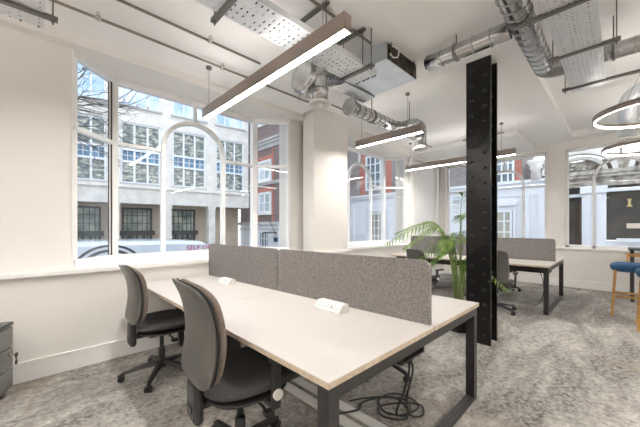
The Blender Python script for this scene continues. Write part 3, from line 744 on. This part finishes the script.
# cable trays: real slots in the sheet
def tray(name, label, p0, p1, along, z, pitch=.05, slot=.6, rows=6):
    """p0,p1 = opposite corners"""
    t = thing(name, label, 'cable tray', ((p0[0]+p1[0])/2, (p0[1]+p1[1])/2, z), 'perforated steel cable trays')
    x0, y0 = p0; x1, y1 = p1
    L0, L1, W0, W1 = (x0, x1, y0, y1) if along == 'x' else (y0, y1, x0, x1)
    nl = int((L1-L0)/pitch); w = (W1-W0)/rows; m = MB()
    def pt(l, q, zz): return (l, q, zz) if along == 'x' else (q, l, zz)
    def quad(a, b, c, d):
        m.add([pt(a, c, z), pt(b, c, z), pt(b, d, z), pt(a, d, z)], [(0, 1, 2, 3)])
    for i in range(nl):
        a = L0+i*pitch; b = a+pitch*(1-slot*.5); e = a+pitch
        quad(a, b, W0, W1)
        for j in range(rows):
            c = W0+j*w; g = w*.28
            quad(b, e, c, c+g); quad(b, e, c+w-g, c+w)
            if (i+j) % 5 == 2: quad(b, e, c+g, c+w-g)
    for W in (W0, W1):
        m.add([pt(L0, W, z), pt(L0+nl*pitch, W, z), pt(L0+nl*pitch, W, z+.045), pt(L0, W, z+.045)], [(0, 1, 2, 3)])
    o = m.build('tray_sheet', M['tray'], t)
    md = o.modifiers.new('thick', 'SOLIDIFY'); md.thickness = .002
    m = MB(); random.seed(int(abs(x0)*10)+3)
    for k in range(9):  # dark cables added behind the sheet so the slots look shaded
        q = W0+.03+(W1-W0-.06)*k/8; m.tube([pt(L0+(L1-L0)*i/8, q+random.uniform(-.012, .012), z+.012+.004*(k % 2)) for i in range(9)], .008, 6)
    m.build('added_slot_backing', M['cables'], t)
    return t
def strut(label, a, b, ceil=DROP, drop=None):
    t = thing('strut_bracket', label, 'bracket', ((a[0]+b[0])/2, (a[1]+b[1])/2, a[2]), 'strut channels carrying the trays')
    a = V(a); b = V(b); d = (b-a).normalized(); n = d.cross(V((0, 0, 1)))
    m = MB(); h = .013 if drop else .0175; m.bar(a, b, 2*h, .004); m.bar(a+n*h+V((0, 0, .012)), b+n*h+V((0, 0, .012)), .003, .024); m.bar(a-n*h+V((0, 0, .012)), b-n*h+V((0, 0, .012)), .003, .024)
    m.build('channel', M['strut'], t)
    for p in (a+d*.025, b-d*.025):
        if drop: MB().tube([p+V((0, 0, .002)), V((p.x, p.y, drop))], .005, 6).build('threaded_rod', M['strut'], t)
        MB().tube([p-V((0, 0, .03)), V((p.x, p.y, ceil+.001))], .005, 6).tube([p-V((0, 0, .012)), p-V((0, 0, .002))], .011, 6).build('threaded_rod', M['strut'], t)
tray('cable_tray', 'perforated cable tray above the near desk, crossing above the long lamp', (.2, 1.635), (2.40, 1.92), 'x', 2.77, .045, .5, 5)
tray('cable_tray', 'perforated cable tray at the top left corner', (-.36, 1.0), (.065, 2.87), 'y', 2.71, .05, .5, 6)
tray('cable_tray', 'perforated cable tray at upper right with tiny holes', (1.6, .11), (4.40, .39), 'x', 2.84, .045, .55, 9)
strut('strut bracket under the tray at top, left of the long lamp', (.92, 1.54, 2.752), (.92, 2.02, 2.752))
strut('short ceiling channel just above the near end of the long lamp', (1.67, 1.61, 3.07), (1.67, 1.97, 3.07), drop=2.775)
strut('short ceiling channel between the long lamp and the fan coil unit', (2.13, 1.60, 3.07), (2.13, 1.96, 3.07), drop=2.775)
strut('strut bracket beside the fan coil unit', (2.19, 1.55, 2.752), (2.19, 1.93, 2.752))
strut('strut bracket under the corner tray at top left', (-.45, 2.66, 2.692), (.13, 2.66, 2.692))
strut('strut bracket first under the upper right tray, nearest', (2.65, .02, 2.825), (2.65, .50, 2.825), CEIL)
strut('strut bracket second under the upper right tray', (3.40, .0, 2.825), (3.40, .46, 2.825), CEIL)
strut('long strut bracket at the far end of the upper right tray', (4.25, -.9, 2.825), (4.25, .46, 2.825), 3.328)
# conduits
def conduit(label, pts, r=.012, sad=()):
    t = thing('steel_conduit', label, 'conduit', pts[0], 'steel conduits along the ceiling')
    MB().tube(pts, r, 8).build('pipe', M['conduit'], t)
    for s in sad:
        m = MB(); m.tube([V(s)-V((.02, 0, 0)), V(s)+V((.02, 0, 0))], r+.008, 10); m.box(s[0]-.012, s[0]+.012, s[1]-.02, s[1]+.02, s[2]+r, s[2]+.045); m.build('saddle', M['chrome'], t)
conduit('thin steel conduit nearest the bay window wall', [(XL+.02, 3.06, 3.055), (3.0, 3.06, 3.055), (3.12, 3.06, 3.08), (3.2, 3.06, 3.155), (6.6, 3.06, 3.155)], sad=[(.40, 3.06, 3.055), (1.5, 3.06, 3.055), (2.6, 3.06, 3.055)])
conduit('thin steel conduit second from the window wall', [(XL+.02, 2.70, 3.055), (1.75, 2.70, 3.055)], sad=[(.22, 2.70, 3.055), (1.2, 2.70, 3.055)])
conduit('thin steel conduit beside the cable tray above the desk', [(XL+.02, 1.66, 3.05), (2.3, 1.66, 3.05)], sad=[(1.0, 1.66, 3.05)])
conduit('thin steel conduit at the top right corner', [(3.0, .3, 3.165), (3.0, -3.0, 3.165)], r=.014)
conduit('slim dark conduit on the ceiling right of the column', [(6.70, 1.62, 3.187), (6.70, 2.4, 3.187)], r=.012)
# fire alarm
t = thing('fire_alarm', 'small red fire alarm under the ceiling left of the column', 'alarm', (0, 0, 0))
MB().lathe([(.01, 0), (.05, 0), (.055, .03), (.03, .055), (.01, .055)], n=18).build('sounder', M['red'], t)
MB().lathe([(.01, .055), (.04, .055), (.04, .08), (.01, .08)], n=14).build('mounting_base', M['white_plastic'], t)
t.location = (5.9, 2.85, CEIL-.0801)
t.location = (6.55, 2.15, CEIL-.0801)

# ------------------------------------------------------------------ outside
G = -.95
tag(MB().box(-14, 30, 4.6, 16, G-.1, G).build('road', M['asphalt']), 'grey street outside the bay windows', 'road', None, 'structure')
tag(MB().box(8.9, 30, -12, 4.6, G-.1, G-.001).build('pavement', M['paving']), 'paved ground outside the far wall', 'pavement', None, 'structure')

def win(parent, fx, x0, x1, z0, z1, nx, nz, frame, pane, depth=.06, bar=.03, fr=.06, transom=None, transom_pane=None):
    """window in a facade whose plane is given by fx(u,w,z)->point; u along, w outward"""
    m = MB()
    def bx(a, b, c, d, w0, w1):
        P = [fx(a, w0, c), fx(b, w0, c), fx(b, w1, c), fx(a, w1, c), fx(a, w0, d), fx(b, w0, d), fx(b, w1, d), fx(a, w1, d)]
        m.add(P, [(0, 3, 2, 1), (4, 5, 6, 7), (0, 1, 5, 4), (1, 2, 6, 5), (2, 3, 7, 6), (3, 0, 4, 7)])
    bx(x0, x0+fr, z0, z1, 0, depth); bx(x1-fr, x1, z0, z1, 0, depth); bx(x0+fr, x1-fr, z0, z0+fr, 0, depth); bx(x0+fr, x1-fr, z1-fr, z1, 0, depth)
    for i in range(1, nx):
        x = x0+(x1-x0)*i/nx; bx(x-bar/2, x+bar/2, z0+fr, z1-fr, .0, depth*.8)
    for i in range(1, nz):
        z = z0+(z1-z0)*i/nz; bx(x0+fr, x1-fr, z-bar/2, z+bar/2, .0, depth*.7)
    if transom:
        for z in transom: bx(x0+fr, x1-fr, z-.04, z+.04, 0, depth)
    o = m.build('window', frame, parent)
    m = MB(); zt = transom[0] if transom_pane else z1-.01
    def pq(c, d, mm):
        q = MB(); P = [fx(x0+.01, .004, c), fx(x1-.01, .004, c), fx(x1-.01, .012, c), fx(x0+.01, .012, c), fx(x0+.01, .004, d), fx(x1-.01, .004, d), fx(x1-.01, .012, d), fx(x0+.01, .012, d)]
        q.add(P, [(0, 3, 2, 1), (4, 5, 6, 7), (0, 1, 5, 4), (1, 2, 6, 5), (2, 3, 7, 6), (3, 0, 4, 7)]); q.build('pane', mm, o)
    if transom_pane:
        pq(z0+.01, transom[0], pane); pq(transom[0]+.001, transom[1], transom_pane); pq(transom[1]+.001, z1-.01, pane)
    else: pq(z0+.01, z1-.01, pane)
    return o

# stone office building across the street: local frame u along facade, w outward (towards us)
ang = math.atan(.116); D = V((math.cos(ang), -math.sin(ang), 0)); N = V((-math.sin(ang), -math.cos(ang), 0)); O = V((0, 14.0, 0))
def fa(u, w, z): return O+D*u+N*w+V((0, 0, z))
sb = thing('stone_office_building', 'pale stone office building across the street with steel windows', 'building', (0, 14, G))
wm = {}
def fbox(m, a, b, c, d, w0, w1, f=fa):
    P = [f(a, w0, c), f(b, w0, c), f(b, w1, c), f(a, w1, c), f(a, w0, d), f(b, w0, d), f(b, w1, d), f(a, w1, d)]
    m.add(P, [(0, 3, 2, 1), (4, 5, 6, 7), (0, 1, 5, 4), (1, 2, 6, 5), (2, 3, 7, 6), (3, 0, 4, 7)])
P0 = .68; PW = 1.85; WW = 1.39; NB = 8      # first window column start, pitch, width
starts = [P0-PW*3+PW*i for i in range(NB-1)]
m = MB()
u0 = starts[0]-.5; u1 = 7.85
for lo, hi in ((5.48, 6.13), (7.6, 8.1), (9.9, 11)): fbox(m, u0, u1, lo, hi, -.5, 0)
fbox(m, u0, u1, 2.93, 3.06, -.5, 0)
edges = [u0]+[v for s in starts for v in (s, s+WW)]+[u1]
for a, b in zip(edges[::2], edges[1::2]):
    fbox(m, a, b, 3.06, 5.48, -.5, 0); fbox(m, a, b, 6.13, 7.6, -.5, 0); fbox(m, a, b, 8.1, 9.9, -.5, 0)
fbox(m, u0, u1, 3.0, 9.9, -.8, -.45)
m.build('wall', M['stone'], sb)
m = MB(); fbox(m, u0, u1, 2.25, 2.86, -.45, .06); fbox(m, u0, u1, 2.86, 2.93, -.4, .14); fbox(m, u0, u1, 2.93, 3.0, -.3, .06); m.build('colonnade_beam', M['stone'], sb)
for s in starts:
    m = MB(); fbox(m, s-.33, s-.04, G, 2.25, -.4, .02); fbox(m, s-.36, s-.01, 2.12, 2.25, -.4, .05); m.build('pillar', M['stone'], sb)
m = MB(); fbox(m, u0, u1, G, 2.6, -1.6, -1.3); fbox(m, u0, u1, 2.26, 2.5, -1.3, -.4); m.build('recess_wall', M['tan'], sb)
for i, s in enumerate(starts):
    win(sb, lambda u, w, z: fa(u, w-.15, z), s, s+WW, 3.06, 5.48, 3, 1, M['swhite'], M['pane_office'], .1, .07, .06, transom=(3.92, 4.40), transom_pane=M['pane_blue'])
    m = MB()
    for kx in range(1, 6):
        if kx % 2: fbox(m, s+WW*kx/6-.01, s+WW*kx/6+.01, 3.95, 4.38, -.14, -.08)
    fbox(m, s+.05, s+WW-.05, 4.15, 4.17, -.14, -.08)
    m.build('glazing_bar', M['swhite'], sb)
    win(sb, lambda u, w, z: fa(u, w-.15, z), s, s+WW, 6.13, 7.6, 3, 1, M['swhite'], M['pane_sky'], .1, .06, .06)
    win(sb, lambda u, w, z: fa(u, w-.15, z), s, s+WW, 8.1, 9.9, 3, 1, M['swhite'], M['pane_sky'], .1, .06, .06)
    m = MB(); fbox(m, s-.06, s+WW+.06, 6.06, 6.13, -.1, .08); fbox(m, s-.04, s+WW+.04, 3.0, 3.06, -.1, .07); m.build('window_ledge', M['stone_grey'], sb)
    if i < 6:
        win(sb, lambda u, w, z: fa(u, w-1.3, z), s+.12, s+1.25, .1, 2.15, 6, 6, M['darkframe'], M['pane_green'], .08, .025, .07)
        m = MB(); fbox(m, s+.02, s+1.35, .95, 1.15, -1.3, -1.1); 
        for k in range(5): fbox(m, s+.1+k*.27, s+.16+k*.27, G, .95, -1.28, -1.15)
        m.build('balustrade', M['darkframe'], sb)

# brick building standing forward at the right end of the stone facade: west face x=8.2
bb = thing('brick_corner_building', 'dark red brick building with white cornices seen in the right pane of the left bay', 'building', (9.8, 12.0, G))
def fw(u, w, z): return V((8.2-w, u, z))          # u = y, outward = -x
m = MB(); m.box(8.2, 11.2, 10.75, 14.6, 1.5, 10); m.build('wall', M['brick_brown'], bb)
m = MB(); m.box(8.18, 11.2, 10.74, 14.6, G, 1.45); m.build('ground_floor_wall', M['stucco'], bb)
m = MB()
for z0, z1, o in ((5.30, 5.42, .16), (5.42, 5.50, .24), (5.12, 5.30, .06), (3.35, 3.43, .12), (3.43, 3.48, .16), (1.42, 1.56, .16), (1.18, 1.24, .07), (8.0, 8.3, .2)):
    m.box(8.2-o, 8.25, 10.75-o, 14.6, z0, z1); m.box(8.2-o, 11.3, 10.75-o, 10.8, z0, z1)
m.build('cornice', M['stone_grey'], bb)
m = MB()
for a, b in ((11.50, 11.62), (12.78, 12.88), (10.75, 11.0)):
    m.box(8.185, 8.25, a, b, 1.56, 5.12)
m.box(8.185, 8.25, 11.62, 12.78, 4.58, 4.78); m.box(8.185, 8.25, 11.62, 12.78, 3.02, 3.2)
m.build('red_brick_dressing', M['brick_red'], bb)
for z0, z1 in ((3.55, 4.55), (1.98, 3.0), (6.3, 7.4)):
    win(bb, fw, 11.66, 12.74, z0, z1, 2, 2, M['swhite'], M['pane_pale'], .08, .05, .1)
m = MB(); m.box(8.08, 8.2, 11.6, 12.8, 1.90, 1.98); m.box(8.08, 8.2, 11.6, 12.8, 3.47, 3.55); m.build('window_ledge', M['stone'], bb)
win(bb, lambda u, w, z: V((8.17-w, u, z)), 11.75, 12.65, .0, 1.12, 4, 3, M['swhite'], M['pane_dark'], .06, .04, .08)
m = MB(); m.bar((8.1, 11.3, 1.05), (7.6, 11.3, 1.05), .35, .07); m.bar((8.15, 11.3, 1.0), (7.75, 11.3, 1.75), .03, .03); m.build('wall_lamp', M['slate'], bb)
m = MB(); m.box(8.13, 8.18, 11.15, 11.4, .62, .82); m.build('plaque', M['navy'], bb)

# townhouses opposite: face x=13, ground floor white stucco, brick above
th = thing('townhouse', 'townhouse with white stucco ground floor and brick upper floor, seen through the far windows', 'building', (14, 6, G))
def fe(u, w, z): return V((13-w, u, z))
m = MB(); m.box(13.0, 15, 2.55, 16, 3.0, 9); m.build('wall', M['brick_grey'], th)
m = MB(); m.box(12.98, 15, 1.8, 16, G, 2.98); m.build('ground_floor_wall', M['stucco'], th)
m = MB()
for z0, z1, o in ((2.80, 2.92, .14), (2.92, 3.02, .22), (2.45, 2.52, .05), (.2, .3, .06)): m.box(13-o, 13.05, 1.8, 16, z0, z1)
m.build('cornice', M['stucco'], th)
m = MB()
for a, b in ((9.72, 10.12), (8.10, 8.42), (2.58, 2.78), (3.66, 3.86), (5.30, 5.50)): m.box(12.985, 13.05, a, b, 3.02, 8)
m.build('red_brick_dressing', M['brick_red'], th)
win(th, fe, 8.46, 9.68, 3.25, 5.1, 4, 4, M['swhite'], M['pane_dark'], .08, .05, .09)
win(th, fe, 2.80, 3.64, 2.98, 4.5, 4, 4, M['swhite'], M['pane_dark'], .08, .05, .07)
win(th, fe, 5.56, 6.5, 3.1, 4.6, 3, 3, M['swhite'], M['pane_dark'], .08, .05, .07)
win(th, lambda u, w, z: fe(u, w+.03, z), 8.35, 9.35, .45, 2.05, 4, 4, M['swhite'], M['pane_warm'], .08, .05, .08)
win(th, lambda u, w, z: fe(u, w+.03, z), 2.86, 3.66, .70, 1.95, 3, 3, M['swhite'], M['pane_warm'], .08, .05, .08)
m = MB()
for a, b in ((8.20, 9.50), (2.74, 3.78)):
    m.box(12.90, 12.98, a, a+.1, .35, 2.2); m.box(12.90, 12.98, b-.1, b, .35, 2.2); m.box(12.86, 12.98, a-.05, b+.05, 2.12, 2.24)
for y in (2.45, 1.95, 4.2, 7.4, 10.6): m.box(12.88, 12.98, y-.12, y+.12, G, 2.6); 
m.build('pilaster', M['stucco'], th)
# brick wing behind column capital
m = MB(); m.box(13.5, 15, 1.98, 2.55, 2.99, 3.72); m.build('side_wall', M['brick_grey'], th)
m = MB(); c = (12.85, 2.12)
m.lathe([(.16, 2.99), (.15, 3.35), (.20, 3.42), (.17, 3.46), (.27, 3.60), (.27, 3.68), (.1, 3.68)], (c[0], c[1], 0), 16); m.build('column_capital', M['stone'], th)

# ornate stone shopfront to the right
sh = thing('carved_stone_shopfront', 'carved stone building with dark shopfront seen through the right far window', 'building', (14, -3, G))
m = MB(); m.box(13.0, 15, -9, 1.78, 2.62, 3.15); m.box(12.86, 13.0, -9, 1.78, 2.90, 3.0); m.box(12.80, 13.0, -9, 1.78, 3.0, 3.12); m.box(13.2, 15, -9, 1.78, 3.15, 3.5); m.build('stone_frieze', M['carved'], sh)
m = MB()
for cy in (1.0, -1.1, -3.2, -5.3):
    for r, w0, w1 in ((.95, 12.80, 13.15), (.72, 12.95, 13.2)):
        vs = []; n = 18
        for i in range(n+1):
            a = PI*i/n
            for rr in (r-.13, r):
                for x in (w0, w1): vs.append((x, cy+rr*math.cos(a), 3.12+rr*math.sin(a)*.72))
        fs = []
        for i in range(n):
            a = 4*i; b = a+4; fs += [(a, b, b+1, a+1), (a+2, a+3, b+3, b+2), (a, a+2, b+2, b), (a+1, b+1, b+3, a+3)]
        m.add(vs, fs+[(0, 1, 3, 2), (4*n, 4*n+2, 4*n+3, 4*n+1)])
m.build('carved_arch', M['stone'], sh)
random.seed(5); m = MB()
for cy in (1.0, -1.1, -3.2, -5.3):
    for k in range(26):
        a = random.uniform(.15, PI-.15); r = random.uniform(.05, .52); p = V((13.15, cy+r*math.cos(a), 3.2+r*math.sin(a)*.7)); s = random.uniform(.04, .09)
        m.pad(s*2, s*1.4, s*1.2, lambda u, v, q, p=p: p+V((-q, u, v)), p=2, nr=3, na=8)
    m.box(13.18, 13.4, cy-.8, cy+.8, 3.12, 3.5)
m.build('carved_relief', M['carved'], sh)
m = MB()
for a, b in ((.33, .90), (-2.35, -1.75), (1.32, 1.78)):
    m.box(12.90, 13.05, a, b, G, 2.62); 
    for k in range(1, 4):
        y = a+(b-a)*k/4; m.box(12.86, 12.90, y-.045, y+.045, -.4, 2.35)
    m.box(12.82, 13.05, a-.04, b+.04, 2.40, 2.62)
m.build('pilaster', M['stucco'], sh)
m = MB(); m.box(13.15, 13.2, -1.75, .33, .9, 2.62); m.box(13.15, 13.2, .90, 1.32, G, 2.62); m.box(13.1, 13.2, -9, -2.35, G, 2.62); m.build('shop_window', M['shopdark'], sh)
m = MB(); m.box(12.98, 13.2, -1.75, .33, G, .88); m.box(12.9, 13.1, -1.75, .33, 2.42, 2.52); m.box(13.02, 13.1, .90, 1.32, 2.30, 2.40); m.box(12.85, 13.12, -1.4, .1, .86, .96); m.build('stall_riser', M['stucco'], sh)
m = MB(); m.box(13.08, 13.14, .93, 1.08, G, 2.1); m.box(13.08, 13.14, 1.24, 1.30, G, 2.3); m.build('door', M['doorbrown'], sh)
m = MB(); m.box(13.0, 13.03, -.52, -.12, 1.27, 1.42); m.build('sign_plate', M['tan'], sh)
m = MB(); m.box(13.0, 13.06, -.21, -.15, 1.95, 2.15); m.box(12.98, 13.08, -.24, -.12, 1.93, 1.97); m.box(13.0, 13.06, -.23, -.13, 2.13, 2.17); m.build('wall_lantern', M['brass'], sh)
tag(MB().add([(11.6, 2.14, G), (11.9, 2.44, G), (11.6, 2.50, G), (11.75, 2.12, G), (11.72, 2.26, 1.38)], [(0, 3, 1, 2), (0, 3, 4), (3, 1, 4), (1, 2, 4), (2, 0, 4)]).build('folded_parasol', M['navy']), 'pointed navy folded parasol standing outside the far window', 'parasol')

# van
vn = thing('white_van', 'pale van with dark curved stripes parked outside the left bay', 'van', (2.3, 8.9, G))
prof = [(.0, -.55), (.0, .60), (.12, .86), (.5, .98), (1.3, 1.0), (3.9, .97), (4.45, .93), (4.9, .70), (5.35, .30), (5.95, .16), (6.05, -.20), (6.05, -.60)]
x0 = -1.1; n = len(prof); m = MB()
# side contour tumblehome: two sections per side
sec = [(8.0, 0), (8.0, 1)]
rings = []
for y, k in ((8.12, .94), (8.0, .86), (8.0, 0.0)): pass
vs = []
for y, s in ((8.02, .965), (8.0, .93), (8.0, .93), (9.8, .93), (9.78, .965)):
    pass
def vz(z, drop): return z-drop if z > .5 else z
for y, drop in ((8.0, .10), (8.10, .02), (8.3, 0), (9.5, 0), (9.7, .02), (9.8, .10)):
    vs += [V((x0+a, y, vz(b, drop))) for a, b in prof]
fs = [list(range(n))[::-1], list(range(5*n, 6*n))]+[(i*n+j, i*n+(j+1) % n, (i+1)*n+(j+1) % n, (i+1)*n+j) for i in range(5) for j in range(n)]
m.add(vs, fs); m.build('body', M['vanwhite'], vn)
m = MB()
for r, w in ((.56, .05), (.45, .06)): 
    k = 20; vv = []
    for i in range(k+1):
        a = PI*(.08+.84*i/k)
        for rr in (r-w/2, r+w/2): vv.append((1.26+rr*1.15*math.cos(a), 7.993, .33+rr*math.sin(a)))
    o = len(m.v); m.add(vv+[(p[0], 7.9995, p[2]) for p in vv], [(2*i, 2*i+2, 2*i+3, 2*i+1) for i in range(k)]+[(2*(k+1)+2*i, 2*(k+1)+2*i+1, 2*(k+1)+2*i+3, 2*(k+1)+2*i+2) for i in range(k)])
m.build('curved_stripe', M['vanblack'], vn)
for wx in (0.0, 4.0):
    MB().tube([(wx, 8.0-.01, G+.33), (wx, 8.25, G+.33)], .33, 28).tube([(wx, 9.55, G+.33), (wx, 9.81, G+.33)], .33, 28).build('wheel', M['tyre'], vn)
cu = bpy.data.curves.new('lettering', 'FONT'); cu.body = 'SELF DRIVE'; cu.size = .19; cu.extrude = .003
to = bpy.data.objects.new('tmp', cu); C.objects.link(to); bpy.context.view_layer.update()
me = bpy.data.meshes.new_from_object(to.evaluated_get(bpy.context.evaluated_depsgraph_get())); bpy.data.objects.remove(to)
me.materials.clear(); me.materials.append(M['vanred']); lt = bpy.data.objects.new('lettering', me); C.objects.link(lt); lt.parent = vn
lt['label'] = 'red capital lettering on the van side'
lt.rotation_euler = (PI/2, 0, 0); lt.location = V((2.92, 7.994, .69))-V((2.3, 8.9, G))

# bare tree
random.seed(21)
m = MB(); lf = MB()
def branch(p, d, L, r, depth):
    pts = [p]; n = 5
    for i in range(n):
        d = (d+V((random.uniform(-.28, .28), random.uniform(-.28, .28), random.uniform(-.16, .16)))).normalized(); pts.append(pts[-1]+d*L/n)
    m.tube(pts, [r*(1-.55*i/n) for i in range(n+1)], 6 if depth < 2 else 4)
    if depth >= 4:
        if random.random() < .35:
            q = pts[-1]; a = V((random.uniform(-1, 1), random.uniform(-1, 1), random.uniform(-1, 1))).normalized()*.05; b = a.orthogonal().normalized()*.03
            lf.add([q, q+a+b, q+a*2, q+a-b], [(0, 1, 2, 3)])
        return
    for k in range(4 if depth < 3 else 3):
        i = random.randint(2, n); a = random.uniform(.35, .95); ax = d.orthogonal().normalized(); ax.rotate(Matrix.Rotation(random.uniform(0, 2*PI), 3, d))
        nd = d.copy(); nd.rotate(Matrix.Rotation(a, 3, ax)); branch(pts[i], nd, L*random.uniform(.55, .8), r*.5, depth+1)
m.tube([(-1.6, 10.3, G), (-1.55, 10.25, 1), (-1.4, 10.2, 3)], [.17, .14, .12], 10)
for d in ((.9, -.3, .65), (.8, .1, .5), (.3, .2, 1), (-.6, .1, .8), (.6, -.5, .9), (.95, 0, .85), (.95, -.15, .75), (.85, -.3, 1.0)):
    branch(V((-1.4, 10.2, random.uniform(2.7, 3))), V(d).normalized(), 2.4, .042, 1)
tr = thing('bare_tree', 'bare winter tree with thin branches outside the left bay', 'tree', (-1.6, 10.3, G))
m.build('branches', M['bark'], tr)
lf.build('dry_leaves', M['dryleaf'], tr)

# ------------------------------------------------------------------ sky, camera, view
w = bpy.data.worlds.new('overcast_sky'); bpy.context.scene.world = w; w.use_nodes = True; nt = w.node_tree
bg = nt.nodes['Background']; tc = nt.nodes.new('ShaderNodeTexCoord'); n = nt.nodes.new('ShaderNodeTexNoise'); n.inputs['Scale'].default_value = 3; n.inputs['Detail'].default_value = 5
r = nt.nodes.new('ShaderNodeValToRGB'); e = r.color_ramp.elements; e[0].position = .40; e[0].color = (.62, .78, 1.0, 1); e[1].position = .60; e[1].color = (.98, .985, 1.0, 1)
nt.links.new(tc.outputs['Generated'], n.inputs['Vector']); nt.links.new(n.outputs['Fac'], r.inputs[0]); nt.links.new(r.outputs[0], bg.inputs['Color'])
bg.inputs['Strength'].default_value = 1.5

cam = bpy.data.cameras.new('camera'); co = bpy.data.objects.new('camera', cam); C.objects.link(co)
th_ = math.atan(301/295); f = V((math.cos(th_), math.sin(th_), 0))
co.location = (0, 0, 1.31); co.rotation_euler = (PI/2, 0, math.atan2(f.y, f.x)-PI/2)
cam.sensor_width = 36; cam.lens = 295/640*36; cam.shift_y = (227-213.5)/640; cam.clip_start = .05
bpy.context.scene.camera = co
vs_ = bpy.context.scene.view_settings; vs_.view_transform = 'Standard'; vs_.look = 'None'; vs_.gamma = 1; vs_.exposure = .74
